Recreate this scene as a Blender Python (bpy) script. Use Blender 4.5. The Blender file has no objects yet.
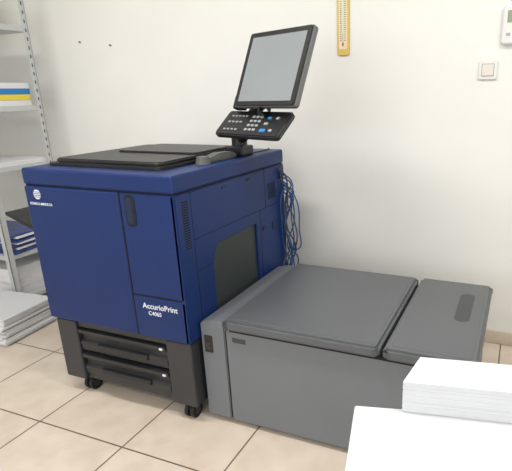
import bpy, bmesh, math, random
from mathutils import Vector, Matrix
random.seed(4)
C=bpy.context
try: C.scene.view_settings.view_transform='Standard'
except Exception: pass

# ---------------- materials ----------------
def mat(name,col,rough=.5,metal=0,spec=.5,bump=0,bscale=200,var=0,emit=None,es=0,vscale=3):
    m=bpy.data.materials.new(name);m.use_nodes=True
    nt=m.node_tree;b=nt.nodes['Principled BSDF']
    b.inputs['Base Color'].default_value=(*col,1);b.inputs['Roughness'].default_value=rough
    b.inputs['Metallic'].default_value=metal;b.inputs['Specular IOR Level'].default_value=spec
    tc=nt.nodes.new('ShaderNodeTexCoord')
    if bump:
        n=nt.nodes.new('ShaderNodeTexNoise');n.inputs['Scale'].default_value=bscale
        nt.links.new(tc.outputs['Object'],n.inputs['Vector'])
        bp=nt.nodes.new('ShaderNodeBump');bp.inputs['Strength'].default_value=bump;bp.inputs['Distance'].default_value=.002
        nt.links.new(n.outputs['Fac'],bp.inputs['Height']);nt.links.new(bp.outputs['Normal'],b.inputs['Normal'])
    if var:
        n=nt.nodes.new('ShaderNodeTexNoise');n.inputs['Scale'].default_value=vscale;n.inputs['Detail'].default_value=5
        nt.links.new(tc.outputs['Object'],n.inputs['Vector'])
        r=nt.nodes.new('ShaderNodeValToRGB')
        r.color_ramp.elements[0].color=(*[max(0,c*(1-var)) for c in col],1);r.color_ramp.elements[1].color=(*[min(1,c*(1+var)) for c in col],1)
        r.color_ramp.elements[0].position=.3;r.color_ramp.elements[1].position=.7
        nt.links.new(n.outputs['Fac'],r.inputs['Fac']);nt.links.new(r.outputs['Color'],b.inputs['Base Color'])
    if emit:
        b.inputs['Emission Color'].default_value=(*emit,1);b.inputs['Emission Strength'].default_value=es
    return m
M_blue=mat('navy_plastic',(.0050,.024,.120),.42,spec=.35,bump=.08,bscale=600,var=.06)
M_blued=mat('navy_dark',(.004,.011,.05),.5)
M_black=mat('black_plastic',(.014,.014,.016),.4,bump=.05,bscale=500)
M_seam=mat('seam_black',(.003,.004,.008),.8)
M_base=mat('charcoal_plastic',(.032,.033,.038),.45,bump=.08,bscale=500)
M_drawer=mat('drawer_plastic',(.020,.021,.025),.42)
M_grey=mat('grey_plastic',(.155,.168,.186),.5,bump=.1,bscale=500,var=.04)
M_lid=mat('lid_plastic',(.096,.103,.112),.36,bump=.1,bscale=500,var=.05)
M_lidd=mat('lid_dark',(.05,.054,.06),.5)
M_recess=mat('recess_dark',(.028,.037,.037),.5,var=.1)
M_white=mat('white_plastic',(.72,.72,.71),.5)
M_table=mat('table_laminate',(.62,.63,.65),.5,var=.02)
M_paper=mat('paper_white',(.70,.71,.73),.7,var=.02,vscale=20)
M_sheet=mat('sheet_white',(.62,.63,.65),.75,var=.02,vscale=12)
M_edge=mat('paper_edge',(.60,.61,.63),.8,bump=.3,bscale=300)
M_metal=mat('rack_grey',(.52,.54,.54),.45,metal=.2)
M_label=mat('label_white',(.75,.78,.85),.5)
M_screen=mat('screen_glass',(.22,.24,.25),.18,var=.05,emit=(.5,.55,.55),es=.12)
M_rim=mat('silver_rim',(.16,.165,.17),.4,metal=.3)
M_btn=mat('button_grey',(.35,.37,.38),.5)
M_btnb=mat('button_blue',(.03,.25,.6),.4)
M_cable=mat('cable_blue',(.015,.08,.27),.5)
M_cableg=mat('cable_grey',(.05,.06,.08),.5)
M_yel=mat('thermo_yellow',(.66,.47,.12),.45)
M_cream=mat('cream_label',(.75,.68,.45),.6)
M_red=mat('fluid_red',(.6,.03,.02),.4)
M_pkg=mat('pack_blue',(.02,.2,.5),.5);M_pky=mat('pack_yellow',(.75,.6,.05),.5)
M_leaf=mat('leaflet_blue',(.02,.05,.2),.35,var=.4,vscale=15)
M_dgrey=mat('device_grey',(.09,.095,.09),.5)
M_rubber=mat('rubber',(.01,.01,.01),.7)
M_lcd=mat('lcd',(.25,.3,.2),.3)
M_wall=mat('wall_paint',(.80,.797,.765),.75,bump=.15,bscale=60,var=.035,vscale=1.3)
M_ceil=mat('ceiling_paint',(.85,.85,.84),.8,bump=.05,bscale=50)
def floormat():
    m=bpy.data.materials.new('floor_tiles');m.use_nodes=True;nt=m.node_tree;b=nt.nodes['Principled BSDF']
    g=nt.nodes.new('ShaderNodeNewGeometry');mp=nt.nodes.new('ShaderNodeVectorMath');mp.operation='SUBTRACT'
    mp.inputs[1].default_value=(.547-4.5,-.215-4.5,0)
    br=nt.nodes.new('ShaderNodeTexBrick');br.offset=0;br.squash=1
    for k,v in (('Scale',1),('Mortar Size',.004),('Mortar Smooth',.3),('Bias',0),('Brick Width',.45),('Row Height',.45)): br.inputs[k].default_value=v
    br.inputs['Color1'].default_value=(.66,.57,.475,1);br.inputs['Color2'].default_value=(.69,.605,.51,1);br.inputs['Mortar'].default_value=(.18,.135,.105,1)
    n=nt.nodes.new('ShaderNodeTexNoise');n.inputs['Scale'].default_value=9;n.inputs['Detail'].default_value=8
    mx=nt.nodes.new('ShaderNodeMixRGB');mx.blend_type='MULTIPLY';mx.inputs[0].default_value=.4
    r=nt.nodes.new('ShaderNodeValToRGB');r.color_ramp.elements[0].position=.35;r.color_ramp.elements[0].color=(.72,.68,.63,1);r.color_ramp.elements[1].position=.65
    L=nt.links.new
    L(g.outputs['Position'],mp.inputs[0]);L(mp.outputs[0],br.inputs['Vector']);L(g.outputs['Position'],n.inputs['Vector'])
    L(n.outputs['Fac'],r.inputs['Fac']);L(br.outputs['Color'],mx.inputs[1]);L(r.outputs['Color'],mx.inputs[2]);L(mx.outputs[0],b.inputs['Base Color'])
    bp=nt.nodes.new('ShaderNodeBump');bp.invert=True;bp.inputs['Distance'].default_value=.002;bp.inputs['Strength'].default_value=.5
    L(br.outputs['Fac'],bp.inputs['Height']);L(bp.outputs['Normal'],b.inputs['Normal'])
    b.inputs['Roughness'].default_value=.28
    return m
M_floor=floormat()

# ---------------- geometry helpers ----------------
def empty(name,parent=None,loc=(0,0,0)):
    o=bpy.data.objects.new(name,None);C.collection.objects.link(o);o.location=loc
    if parent:o.parent=parent
    return o
def finish(bm,name,m,parent,smooth=True):
    bmesh.ops.recalc_face_normals(bm,faces=bm.faces)
    me=bpy.data.meshes.new(name);bm.to_mesh(me);bm.free()
    o=bpy.data.objects.new(name,me);C.collection.objects.link(o)
    for mm in (m if isinstance(m,list) else [m]): me.materials.append(mm)
    if parent:o.parent=parent
    if smooth:
        for p in me.polygons:p.use_smooth=True
        try:
            with C.temp_override(object=o,active_object=o,selected_objects=[o],selected_editable_objects=[o]):
                bpy.ops.object.shade_auto_smooth(angle=math.radians(35))
        except Exception:
            for p in me.polygons:p.use_smooth=False
    return o
def addbox(bm,x0,x1,y0,y1,z0,z1,bev=0,seg=2,mi=0):
    t=bmesh.new()
    bmesh.ops.create_cube(t,size=1)
    for v in t.verts: v.co=Vector(((x0+x1)/2+v.co.x*(x1-x0),(y0+y1)/2+v.co.y*(y1-y0),(z0+z1)/2+v.co.z*(z1-z0)))
    if bev: bmesh.ops.bevel(t,geom=list(t.edges),offset=min(bev,.49*min(x1-x0,y1-y0,z1-z0)),segments=seg,affect='EDGES',profile=.5)
    for f in t.faces:f.material_index=mi
    me=bpy.data.meshes.new('t');t.to_mesh(me);t.free();bm.from_mesh(me);bpy.data.meshes.remove(me)
def box(name,x0,x1,y0,y1,z0,z1,m,parent=None,bev=.004,seg=2):
    bm=bmesh.new();addbox(bm,x0,x1,y0,y1,z0,z1,bev,seg);return finish(bm,name,m,parent,smooth=bev>0)
def boxes(name,lst,m,parent=None,bev=0):
    bm=bmesh.new()
    for b in lst: addbox(bm,*b[:6],bev,2,b[6] if len(b)>6 else 0)
    return finish(bm,name,m,parent,smooth=bev>0)
def prism(name,poly,axis,a,b,m,parent=None,bev=.003,seg=2):
    bm=bmesh.new();vs=[]
    for (p,q) in poly:
        co={'X':(a,p,q),'Y':(p,a,q),'Z':(p,q,a)}[axis];vs.append(bm.verts.new(co))
    f=bm.faces.new(vs)
    r=bmesh.ops.extrude_face_region(bm,geom=[f]);d={'X':(b-a,0,0),'Y':(0,b-a,0),'Z':(0,0,b-a)}[axis]
    for g in r['geom']:
        if isinstance(g,bmesh.types.BMVert): g.co+=Vector(d)
    if bev: bmesh.ops.bevel(bm,geom=list(bm.edges),offset=bev,segments=seg,affect='EDGES')
    return finish(bm,name,m,parent)
def rrect(x0,x1,y0,y1,r,n=5):
    out=[]
    for cx,cy,a0 in ((x1-r,y0+r,-90),(x1-r,y1-r,0),(x0+r,y1-r,90),(x0+r,y0+r,180)):
        for i in range(n+1):
            a=math.radians(a0+90*i/n);out.append((cx+r*math.cos(a),cy+r*math.sin(a)))
    return out
def cyl(name,p0,p1,r,m,parent=None,seg=24,r2=None):
    bm=bmesh.new();p0=Vector(p0);p1=Vector(p1);d=p1-p0
    bmesh.ops.create_cone(bm,cap_ends=True,segments=seg,radius1=r,radius2=r if r2 is None else r2,depth=d.length,
      matrix=Matrix.Translation((p0+p1)/2)@d.to_track_quat('Z','Y').to_matrix().to_4x4())
    return finish(bm,name,m,parent)
def curve(name,pts,r,m,parent=None):
    cu=bpy.data.curves.new(name,'CURVE');cu.dimensions='3D';cu.bevel_depth=r;cu.bevel_resolution=3
    s=cu.splines.new('BEZIER');s.bezier_points.add(len(pts)-1)
    for bp,p in zip(s.bezier_points,pts): bp.co=p;bp.handle_left_type=bp.handle_right_type='AUTO'
    o=bpy.data.objects.new(name,cu);C.collection.objects.link(o);cu.materials.append(m)
    if parent:o.parent=parent
    return o
def text(name,s,size,loc,rot,m,parent=None,bold=0):
    cu=bpy.data.curves.new(name,'FONT');cu.body=s;cu.size=size;cu.extrude=.0003;cu.offset=bold
    o=bpy.data.objects.new(name,cu);C.collection.objects.link(o);o.location=loc;o.rotation_euler=rot;cu.materials.append(m)
    if parent:o.parent=parent
    return o

# ---------------- camera ----------------
yaw,pit,roll=.3793,-.3067,-.0164
fw=Vector((-math.sin(yaw)*math.cos(pit),math.cos(yaw)*math.cos(pit),math.sin(pit)))
rt=Vector((math.cos(yaw),math.sin(yaw),0));up=rt.cross(fw)
r2=rt*math.cos(roll)+up*math.sin(roll);u2=-rt*math.sin(roll)+up*math.cos(roll)
cam=bpy.data.cameras.new('camera');co=bpy.data.objects.new('camera',cam);C.collection.objects.link(co);C.scene.camera=co
cam.sensor_width=36;cam.sensor_fit='HORIZONTAL';cam.lens=33.8;cam.shift_x=-.1402;cam.shift_y=.018
co.matrix_world=Matrix((( r2.x,u2.x,-fw.x,1.8932),(r2.y,u2.y,-fw.y,-1.3676),(r2.z,u2.z,-fw.z,1.3195),(0,0,0,1)))
cam.clip_start=.02
def frame(a,b,c):
    ex=Vector((math.cos(a),math.sin(a),0));nh=Vector((math.sin(a),-math.cos(a),0));ey=Vector((0,0,1))*math.cos(b)-nh*math.sin(b)
    e1=ex*math.cos(c)+ey*math.sin(c);e2=-ex*math.sin(c)+ey*math.cos(c);return e1,e2,e1.cross(e2)
ps=[.921,.485,1.4201,-.3717,.3989,.01,.3817,.3266]
pk=[.8323,.4531,1.2029,-.3096,.8412,-.0035,.3891,.1443]

# ---------------- room ----------------
YW=1.142
XL,XR,YF,ZC=-2.3,3.8,-3.6,2.8
box('floor',XL-.1,XR+.1,YF-.1,YW+.1,-.1,0,M_floor,bev=0)
box('wall_back',XL-.1,XR+.1,YW,YW+.1,0,ZC,M_wall,bev=0)
box('wall_left',XL-.1,XL,YF,YW,0,ZC,M_wall,bev=0)
box('wall_right',XR,XR+.1,YF,YW,0,ZC,M_wall,bev=0)
box('ceiling',XL-.1,XR+.1,YF-.1,YW+.1,ZC,ZC+.1,M_ceil,bev=0)
boxes('wall_front',[(XL,XR,YF-.1,YF,0,.9),(XL,XR,YF-.1,YF,2.3,ZC),(XL,-.8,YF-.1,YF,.9,2.3),(2.4,XR,YF-.1,YF,.9,2.3)],M_wall)
wn=empty('window_1')
boxes('frame',[(-.8,2.4,YF-.07,YF-.03,.9,.95),(-.8,2.4,YF-.07,YF-.03,2.25,2.3),(-.8,-.75,YF-.07,YF-.03,.95,2.25),(2.35,2.4,YF-.07,YF-.03,.95,2.25),(.78,.82,YF-.07,YF-.03,.95,2.25)],M_white,wn)
M_bb=mat('baseboard_tile',(.60,.52,.42),.35,var=.08)
box('baseboard_back',XL,XR,YW-.01,YW,0,.075,M_bb,bev=.002)
box('baseboard_left',XL,XL+.01,YF,YW-.01,0,.075,M_bb,bev=.002)
box('baseboard_right',XR-.01,XR,YF,YW-.01,0,.075,M_bb,bev=.002)

# ---------------- printer ----------------
W,H,ZB,DP=.76,1.046,.378,.875
P=empty('production_printer')
box('body',.004,W-.02,.02,DP-.01,ZB,H-.075,M_blue,P,.006)
box('top_cover',0,W,0,DP,H-.068,H,M_blue,P,.010,3)
box('top_gap',.006,W-.006,.008,DP-.01,H-.077,H-.066,M_seam,P,0)
zt=H-.073
box('front_door_left',0,.498,-.0,.03,ZB,zt,M_blue,P,.006)
prism('front_door_right',[(.503,.562),(W-.004,.562),(W-.004,zt),(.503,zt)],'Y',0,.03,M_blue,P,.004)
prism('handle_recess',rrect(.527,.575,.845,.975-.008,.018),'Y',-.0015,.004,M_seam,P,0)
prism('handle_cup',rrect(.532,.562,.855,.957,.013),'Y',-.0022,.004,M_blued,P,0)
box('front_panel_lower',.503,W-.004,0,.03,ZB,.556,M_blue,P,.004)
boxes('front_seams',[(.4985,.5025,.001,.02,ZB+.002,zt),(.503,W-.004,.003,.02,.556,.562)],M_seam,P)
text('label_text','AccurioPrint',.033,(.545,-.001,.508),(math.pi/2,0,0),M_label,P,.0004)
text('label_number','C4065',.024,(.57,-.001,.48),(math.pi/2,0,0),M_label,P,.0003)
cyl('logo_disc',(.070,.001,.940),(.070,-.0012,.940),.020,M_label,P,32)
boxes('logo_stripes',[(.05,.09,-.0018,0,.928+.007*i,.9305+.007*i) for i in range(4)],M_blue,P)
text('logo_text','KONICA MINOLTA',.0145,(.022,-.001,.896),(math.pi/2,0,0),M_label,P,.0003)
side=[(0.0,ZB),(.20,ZB),(.20,.655),(.238,.73),(.560,.73),(.566,ZB),(.80,ZB),(.80,zt),(0.0,zt)]
prism('side_panel',side,'X',W-.02,W,M_blue,P,.003)
box('side_panel_rear',W-.02,W-.003,.804,DP,ZB,zt,M_blue,P,.003)
box('feed_recess',W-.03,W-.010,.195,.57,ZB,.735,M_recess,P,0)
boxes('side_vents',[(W-.002,W+.0008,.035,.070,.76+.010*i,.7655+.010*i) for i in range(19)],M_seam,P)
boxes('side_seams',[(W-.002,W+.0006,.088,.0905,ZB+.01,zt),(W-.002,W+.0006,.09,.80,.785,.7875),(W-.002,W+.0006,.60,.6025,ZB,.785),
   (W-.002,W+.0006,.66,.6625,.785,zt),(W-.002,W+.0006,.09,.197,.655,.657)],M_seam,P)
boxes('side_vents_rear',[(W-.002,W+.0008,.69+.012*i,.696+.012*i,.82,.90) for i in range(7)],M_seam,P)
boxes('side_latches',[(W-.001,W+.003,.30,.335,.945,.953),(W-.001,W+.003,.50,.535,.945,.953),(W-.001,W+.004,.62,.65,.68,.70),(W-.001,W+.004,.72,.76,.66,.70)],M_blued,P,.001)
prism('output_tray',[(0.0,.70),(-.02,.70),(-.30,.80),(-.30,.815),(-.02,.72),(0.0,.72)],'Y',.10,.46,M_black,P,.002)
prism('platen_base',rrect(.045,.64,.085,.70,.03),'Z',H,H+.012,M_black,P,.003)
prism('platen_cover',rrect(.06,.62,.11,.69,.035),'Z',H+.010,H+.028,M_black,P,.006,3)
prism('platen_ridge',rrect(.16,.60,.36,.67,.03),'Z',H+.026,H+.036,M_black,P,.004,3)
prism('scanner_tool_body',[(.30,H+.0),(.52,H+.0),(.53,H+.012),(.50,H+.03),(.40,H+.035),(.31,H+.018)],'X',.655,.705,M_dgrey,P,.006,3)
cyl('scanner_tool_head',(.68,.30,H+.0),(.68,.30,H+.03),.032,M_dgrey,P,28,.024)
curve('scanner_tool_cable',[(.68,.52,H+.012),(.70,.60,H+.006),(.72,.72,H+.006),(.70,.84,H+.005)],.003,M_rubber,P)
b0,b1=.075,.372
box('base_core',.05,W-.03,.05,DP-.04,b0+.01,b1+.008,M_drawer,P,.004)
box('base_left_column',.02,.135,.008,DP-.03,b0,b1,M_base,P,.008,3)
box('base_right_column',.625,W-.010,.008,DP-.03,b0,b1,M_base,P,.008,3)
box('base_top_rail',.135,.625,.02,.10,b1-.03,b1,M_base,P,.004)
for i,(z0,z1) in enumerate(((.222,.335),(.100,.212))):
    prism('drawer_%d'%(i+1),[(.03,z0),(.02,z0+.008),(.014,z0+.045),(.03,z0+.058),(.03,z1-.03),(.012,z1-.02),(.008,z1),(.06,z1),(.06,z0)],'X',.14,.62,M_drawer,P,.002)
    box('drawer_handle_%d'%(i+1),.24,.52,.004,.03,z0+.03,z0+.055,M_black,P,.006,3)
    box('drawer_label_%d'%(i+1),.59,.605,.006,.012,z1-.016,z1-.008,M_label,P,0)
box('base_bottom_rail',.12,.64,.03,.10,b0,b0+.028,M_base,P,.004)
def castor(x,y,par,nm,r=.034,top=.085):
    for s in (-1,1):
        cyl(nm+'_wheel',(x+s*.006,y,r),(x+s*.022,y,r),r,M_rubber,par,28)
        cyl(nm+'_hub',(x+s*.0215,y,r),(x+s*.0235,y,r),r*.5,M_base,par,20)
    prism(nm+'_fork',[(y-.024,r),(y+.02,r),(y+.028,r*2+.004),(y+.028,top),(y-.012,top)],'X',x-.016,x+.016,M_black,par,.003)
for i,(x,y) in enumerate(((.12,.06),(.695,.05),(.12,.78),(.695,.78))): castor(x,y,P,'castor_%d'%(i+1))
random.seed(11)
for i in range(9):
    x=W+.006+.004*(i%4);y=.80+.010*i
    z=.97-.018*i;R_=random.uniform
    pts=[(x-.02,y,z),(x+R_(.012,.035),y+R_(0,.03),z-.04)]
    for k,zz in enumerate((.80,.66,.54,.43,.30)):
        pts.append((x+R_(-.004,.042),y+R_(-.01,.05),min(zz,z-.08)+R_(-.03,.03)))
    pts.append((x+R_(.0,.03),y+.03,.06))
    curve('cable_%d'%(i+1),pts,.0036,M_cable if i%3 else M_cableg,P)
curve('cable_loop',[(W-.01,.86,.88),(W+.05,.89,.80),(W+.065,.90,.62),(W+.045,.90,.50),(W+.01,.88,.55),(W+.008,.86,.70)],.0036,M_cable,P)
box('cable_port',W-.01,W+.006,.82,.86,.90,.96,M_black,P,.002)

# control panel
box('panel_foot',.62,.72,.55,.65,H,H+.045,M_black,P,.008,3)
cyl('panel_post',(.675,.60,H+.02),(.675,.60,H+.085),.036,M_black,P,28)
e1,e2,n=frame(*ps[3:6]);sc=Vector(ps[:3]);sw,sh=ps[6],ps[7]
k1,k2,kn=frame(*pk[3:6]);kc=Vector(pk[:3]);kw,kh=pk[6],pk[7]
def poseE(name,c,a,b,nn):
    e=empty(name,P);e.matrix_local=Matrix(((a.x,b.x,nn.x,c.x),(a.y,b.y,nn.y,c.y),(a.z,b.z,nn.z,c.z),(0,0,0,1)));return e
D=poseE('display',sc,e1,e2,n)
prism('display_shell',rrect(-sw/2,sw/2,-sh/2,sh/2,.014),'Z',-.03,-.002,M_rim,D,.005,3)
prism('display_bezel',rrect(-sw/2+.004,sw/2-.004,-sh/2+.004,sh/2-.004,.012),'Z',-.004,.002,M_black,D,.0015)
box('display_screen',-sw/2+.028,sw/2-.028,-sh/2+.022,sh/2-.026,.001,.0032,M_screen,D,.001)
box('display_back',-sw/2+.05,sw/2-.05,-sh/2+.04,sh/2-.06,-.055,-.028,M_black,D,.01,3)
box('display_side_pod',-sw/2-.035,-sw/2+.03,-sh/2+.0,-sh/2+.06,-.055,-.02,M_black,D,.008,3)
K=poseE('keypad',kc,k1,k2,kn)
prism('keypad_shell',rrect(-kw/2,kw/2,-kh/2,kh/2,.018),'Z',-.028,0,M_black,K,.006,3)
prism('keypad_rim',rrect(-kw/2+.0,kw/2-.0,-kh/2+.0,kh/2,.018),'Z',-.018,-.012,M_rim,K,.001)
bl=[]
for r in range(4):
    for c in range(3): bl.append((-.015+.024*c,.003+.024*c-.003,-.045+.024*r,-.034+.024*r,-.001,.004,0))
for c in range(5): bl.append((-.15+.022*c,-.138+.022*c,.032,.039,-.001,.003,0))
for c in range(4): bl.append((-.15+.024*c,-.137+.024*c,-.002,.006,-.001,.003,0))
for c in range(4): bl.append((-.15+.024*c,-.137+.024*c,-.045,-.037,-.001,.003,0))
bl+=[(.08,.10,.022,.034,-.001,.004,1),(.08,.10,-.010,.002,-.001,.004,0),(.08,.11,-.05,-.034,-.001,.005,1),(.13,.145,.022,.034,-.001,.004,0),(.13,.145,-.045,-.033,-.001,.004,0)]
boxes('keypad_buttons',bl,[M_btn,M_btnb],K,.001)
j=sc-n*.045-e2*(sh*.25)
curve('panel_arm',[(.675,.60,H+.07),tuple(Vector((.675,.60,H+.12))*.5+j*.5),tuple(j)],.026,M_black,P)
curve('panel_hinge',[tuple(sc-n*.02-e2*sh/2),tuple(kc-kn*.015+k2*kh/2)],.025,M_black,P)
curve('keypad_bracket',[(.675,.60,H+.07),tuple(kc-kn*.03+k2*kh*.2)],.025,M_black,P)

# ---------------- large capacity feeder ----------------
F=empty('large_capacity_paper_feeder')
fx0,fx1,fy0,fy1=.766,1.822,.058,.745
# left section: raised ledge that slopes up towards the lid
prism('body_left_section',[(fx0,.022),(.882,.022),(.882,.470),(.83,.468),(fx0,.452)],'Y',fy0,fy1,M_grey,F,.006,3)
box('body_main',.886,fx1,fy0,fy1,.022,.440,M_grey,F,.006,3)
box('body_seam',fx0+.01,fx1-.01,fy0+.006,fy1-.01,.030,.43,M_seam,F,0)
def lid(nm,x0,x1,zt_):
    prism(nm,rrect(x0,x1,.034,.738,.020,6),'Z',.447,zt_,M_lid,F,.012,5)
    prism(nm+'_inset',rrect(x0+.024,x1-.024,.064,.712,.02),'Z',zt_-.01,zt_+.0012,M_lid,F,.001,1)
lid('lid_large',.884,1.511,.489);lid('lid_small',1.525,1.840,.491)
prism('lid_gasket',rrect(.895,1.81,.052,.735,.02),'Z',.437,.449,M_seam,F,0)
prism('lid_small_grip_shade',rrect(1.72,1.778,.33,.60,.027),'Z',.4915,.4925,M_lidd,F,0)  # flat plate; soft shade of the grip hollow painted as darker colour
box('release_switch',fx0+.018,fx0+.055,fy0-.004,fy0+.004,.325,.40,M_black,F,.002)
box('release_switch_rocker',fx0+.025,fx0+.048,fy0-.007,fy0,.34,.37,M_base,F,.002)
box('status_label',.915,.975,fy0-.0008,fy0+.002,.39,.41,M_lidd,F,0)
for i,(x,y) in enumerate(((.86,.14),(1.75,.14),(.86,.66),(1.75,.66))): 
    cyl('castor_%d'%(i+1),(x-.012,y,.022),(x+.012,y,.022),.022,M_rubber,F,24)

# ---------------- rack ----------------
R=empty('storage_rack')
rx0,rx1,ry0,ry1=-1.95,-.985,.52,.95
def post(nm,x,y,sx,sy):
    boxes(nm,[(min(x,x+sx*.035),max(x,x+sx*.035),min(y,y+sy*.003),max(y,y+sy*.003),0,1.95),(min(x,x+sx*.003),max(x,x+sx*.003),min(y,y+sy*.035),max(y,y+sy*.035),0,1.95)],M_metal,R)
post('post_1',rx0,ry0,1,1);post('post_2',rx1,ry0,-1,1);post('post_3',rx0,ry1,1,-1);post('post_4',rx1,ry1,-1,-1)
holes=[]
for k in range(36): holes.append((rx1-.02,rx1-.012,ry1-.0045,ry1-.0025,.1+.05*k,.12+.05*k));holes.append((rx1-.001,rx1+.0006,ry1-.022,ry1-.014,.1+.05*k,.12+.05*k))
boxes('post_holes',holes,M_lidd,R)
for i,z in enumerate((.09,.38,.92,1.27,1.73)):
    box('shelf_%d'%(i+1),rx0+.004,rx1-.004,ry0+.004,ry1-.004,z-.03,z,M_metal,R,.002)
def stack(name,x0,x1,y0,y1,z0,n,h,m,rot=0,jit=.006,parent=None):
    bm=bmesh.new();z=z0;cx,cy=(x0+x1)/2,(y0+y1)/2
    for i in range(n):
        dx,dy=random.uniform(-jit,jit),random.uniform(-jit,jit)
        k=len(bm.verts);addbox(bm,x0+dx,x1+dx,y0+dy,y1+dy,z,z+h*.985,.0008,1,i%len(m) if isinstance(m,list) else 0);z+=h
        bm.verts.ensure_lookup_table();a=rot+random.uniform(-jit,jit)*2
        bmesh.ops.rotate(bm,cent=(cx,cy,0),matrix=Matrix.Rotation(a,3,'Z'),verts=bm.verts[k:])
    return finish(bm,name,m,parent,False)
stack('boards_white',-1.9,-1.0,.54,.93,.92,2,.012,M_paper,0,.002,R)
stack('ream_packs',-1.55,-1.02,.60,.90,1.27,4,.034,[M_paper,M_pky,M_pkg,M_paper],0,.006,R)
stack('paper_pile',-1.85,-1.6,.56,.90,1.27,5,.03,M_paper,0,.01,R)
stack('leaflets',-1.5,-1.0,.56,.86,.38,10,.012,[M_leaf,M_leaf,M_paper],.08,.02,R)
stack('low_reams',-1.85,-1.05,.56,.90,.09,4,.045,M_paper,0,.01,R)
stack('top_boxes',-1.8,-1.3,.58,.90,1.73,2,.09,M_cream,0,.01,R)
stack('paper_bundle',-1.12,-.66,.16,.50,0.0,14,.0115,[M_paper,M_edge,M_paper],.10,.012)

# ---------------- foreground table with paper ----------------
T=empty('work_table');T.location=(1.66,-.663,0);T.rotation_euler=(0,0,math.radians(13))
prism('table_top',[(0,-.75),(1.3,-.75),(1.3,.095),(.10,.095),(.085,0),(0,0)],'Z',.755,.78,M_table,T,.002)
for i,(x,y) in enumerate(((.05,-.05),(1.25,-.05),(.05,-.70),(1.25,-.70))): box('leg_%d'%(i+1),x-.025,x+.025,y-.025,y+.025,0,.756,M_metal,T,.003)
boxes('apron',[(.05,1.25,-.06,-.04,.69,.756),(.05,1.25,-.71,-.69,.69,.756)],M_metal,T)
S=empty('paper_stack');S.location=(1.744,-.652,0);S.rotation_euler=(0,0,math.radians(10))
bm=bmesh.new();random.seed(5)
def sheet(bm,corn,z0,th,lift):
    N=10
    (ax,ay),(bx,by),(cx,cy),(dx,dy)=corn
    rows=[]
    for i in range(N+1):
        t=i/N;x0=ax+(bx-ax)*t;y0=ay+(by-ay)*t;x1=dx+(cx-dx)*t;y1=dy+(cy-dy)*t
        z=z0+lift*math.sin(math.pi*t)*.5
        rows.append([bm.verts.new(v) for v in ((x0,y0,z),(x1,y1,z),(x1,y1,z+th),(x0,y0,z+th))])
    for a,b in zip(rows,rows[1:]):
        for k in range(4): bm.faces.new((a[k],a[(k+1)%4],b[(k+1)%4],b[k]))
    bm.faces.new(rows[0]);bm.faces.new(rows[-1][::-1])
for i in range(40):
    o=random.uniform(-.0004,.0004);p=random.uniform(-.0004,.0004)
    sheet(bm,[(o,p),(.75+o,p),(.75+o,.088+p),(.028+o,.088+p)],.7805+.0015*i,.00149,0)
finish(bm,'sheets',M_sheet,S,False)

# ---------------- wall items ----------------
TH=empty('wall_thermometer')
prism('board',rrect(.966,1.032,1.50,1.80,.012),'Y',YW-.010,YW-.001,M_yel,TH,.002)
prism('scale_plate',rrect(.978,1.020,1.53,1.78,.006),'Y',YW-.0115,YW-.009,M_cream,TH,0)
cyl('tube',(.999,YW-.014,1.555),(.999,YW-.014,1.76),.003,M_white,TH,12)
cyl('fluid',(.999,YW-.0155,1.555),(.999,YW-.0155,1.60),.0015,M_red,TH,12)
cyl('bulb',(.999,YW-.013,1.545),(.999,YW-.013,1.56),.004,M_red,TH,16)
boxes('ticks',[(.983,.992,YW-.0122,YW-.011,1.57+.01*i,1.5725+.01*i) for i in range(19)]+[(1.006,1.015,YW-.0122,YW-.011,1.57+.01*i,1.5725+.01*i) for i in range(19)],M_seam,TH)
SW=empty('light_switch')
prism('plate',rrect(1.675,1.76,1.365,1.45,.010),'Y',YW-.012,YW-.001,M_white,SW,.003)
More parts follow.
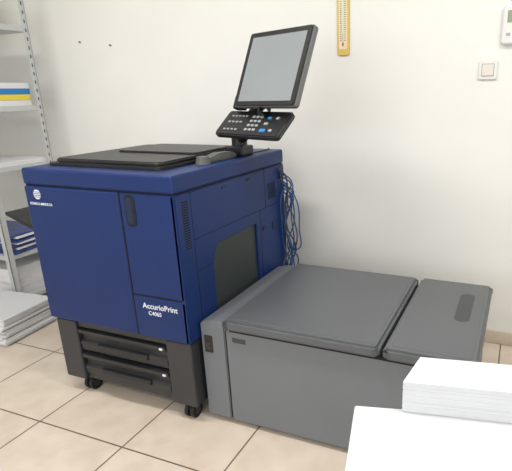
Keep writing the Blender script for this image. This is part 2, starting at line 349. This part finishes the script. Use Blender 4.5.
prism('rocker_gap',rrect(1.689,1.746,1.379,1.436,.004),'Y',YW-.0125,YW-.011,M_btn,SW,0)
prism('rocker',rrect(1.692,1.743,1.382,1.433,.004),'Y',YW-.017,YW-.008,mat('switch_ivory',(.68,.66,.58),.45),SW,.002)
TS=empty('wall_thermostat')
prism('housing',rrect(1.765,1.885,1.515,1.675,.012),'Y',YW-.028,YW-.001,M_white,TS,.005,3)
box('display_window',1.785,1.86,YW-.0295,YW-.026,1.605,1.655,M_lcd,TS,.001)
boxes('buttons',[(1.785+.03*i,1.803+.03*i,YW-.031,YW-.026,1.55,1.562) for i in range(3)],M_btn,TS,.001)
for i,(x,z) in enumerate(((-.78,1.65),(-.535,1.62))):
    h=empty('wall_hook');cyl('peg',(x,YW,z),(x,YW-.012,z),.003,M_dgrey,h,10);cyl('cap',(x,YW-.010,z),(x,YW-.014,z),.005,M_dgrey,h,14)

# ---------------- lights ----------------
def area(name,loc,rot,sx,sy,e,col):
    l=bpy.data.lights.new(name,'AREA');l.shape='RECTANGLE';l.size=sx;l.size_y=sy;l.energy=e;l.color=col
    o=bpy.data.objects.new(name,l);C.collection.objects.link(o);o.location=loc;o.rotation_euler=rot;return o
M_em=mat('lamp_diffuser',(.9,.9,.9),.5,emit=(1,1,.97),es=3)
for i,(x,y) in enumerate(((.2,-.5),(2.4,-.4),(.2,-2.4),(2.4,-2.4))):
    e=empty('ceiling_light' if i==0 else 'ceiling_light.%03d'%i)
    box('lamp_body',x-.6,x+.6,y-.15,y+.15,ZC-.06,ZC,M_white,e,.006)
    box('lamp_cover',x-.57,x+.57,y-.12,y+.12,ZC-.07,ZC-.058,M_em,e,.004)
    area('lamp_area_%d'%i,(x,y,ZC-.08),(0,0,0),1.1,.24,(26,28,16,16)[i],(1,.975,.94))
area('window_light',(.8,YF+.02,1.6),(math.pi/2,0,0),3.1,1.3,39,(.97,.985,1))
w=bpy.data.worlds.new('world');C.scene.world=w;w.use_nodes=True
w.node_tree.nodes['Background'].inputs[0].default_value=(.85,.92,1,1);w.node_tree.nodes['Background'].inputs[1].default_value=1
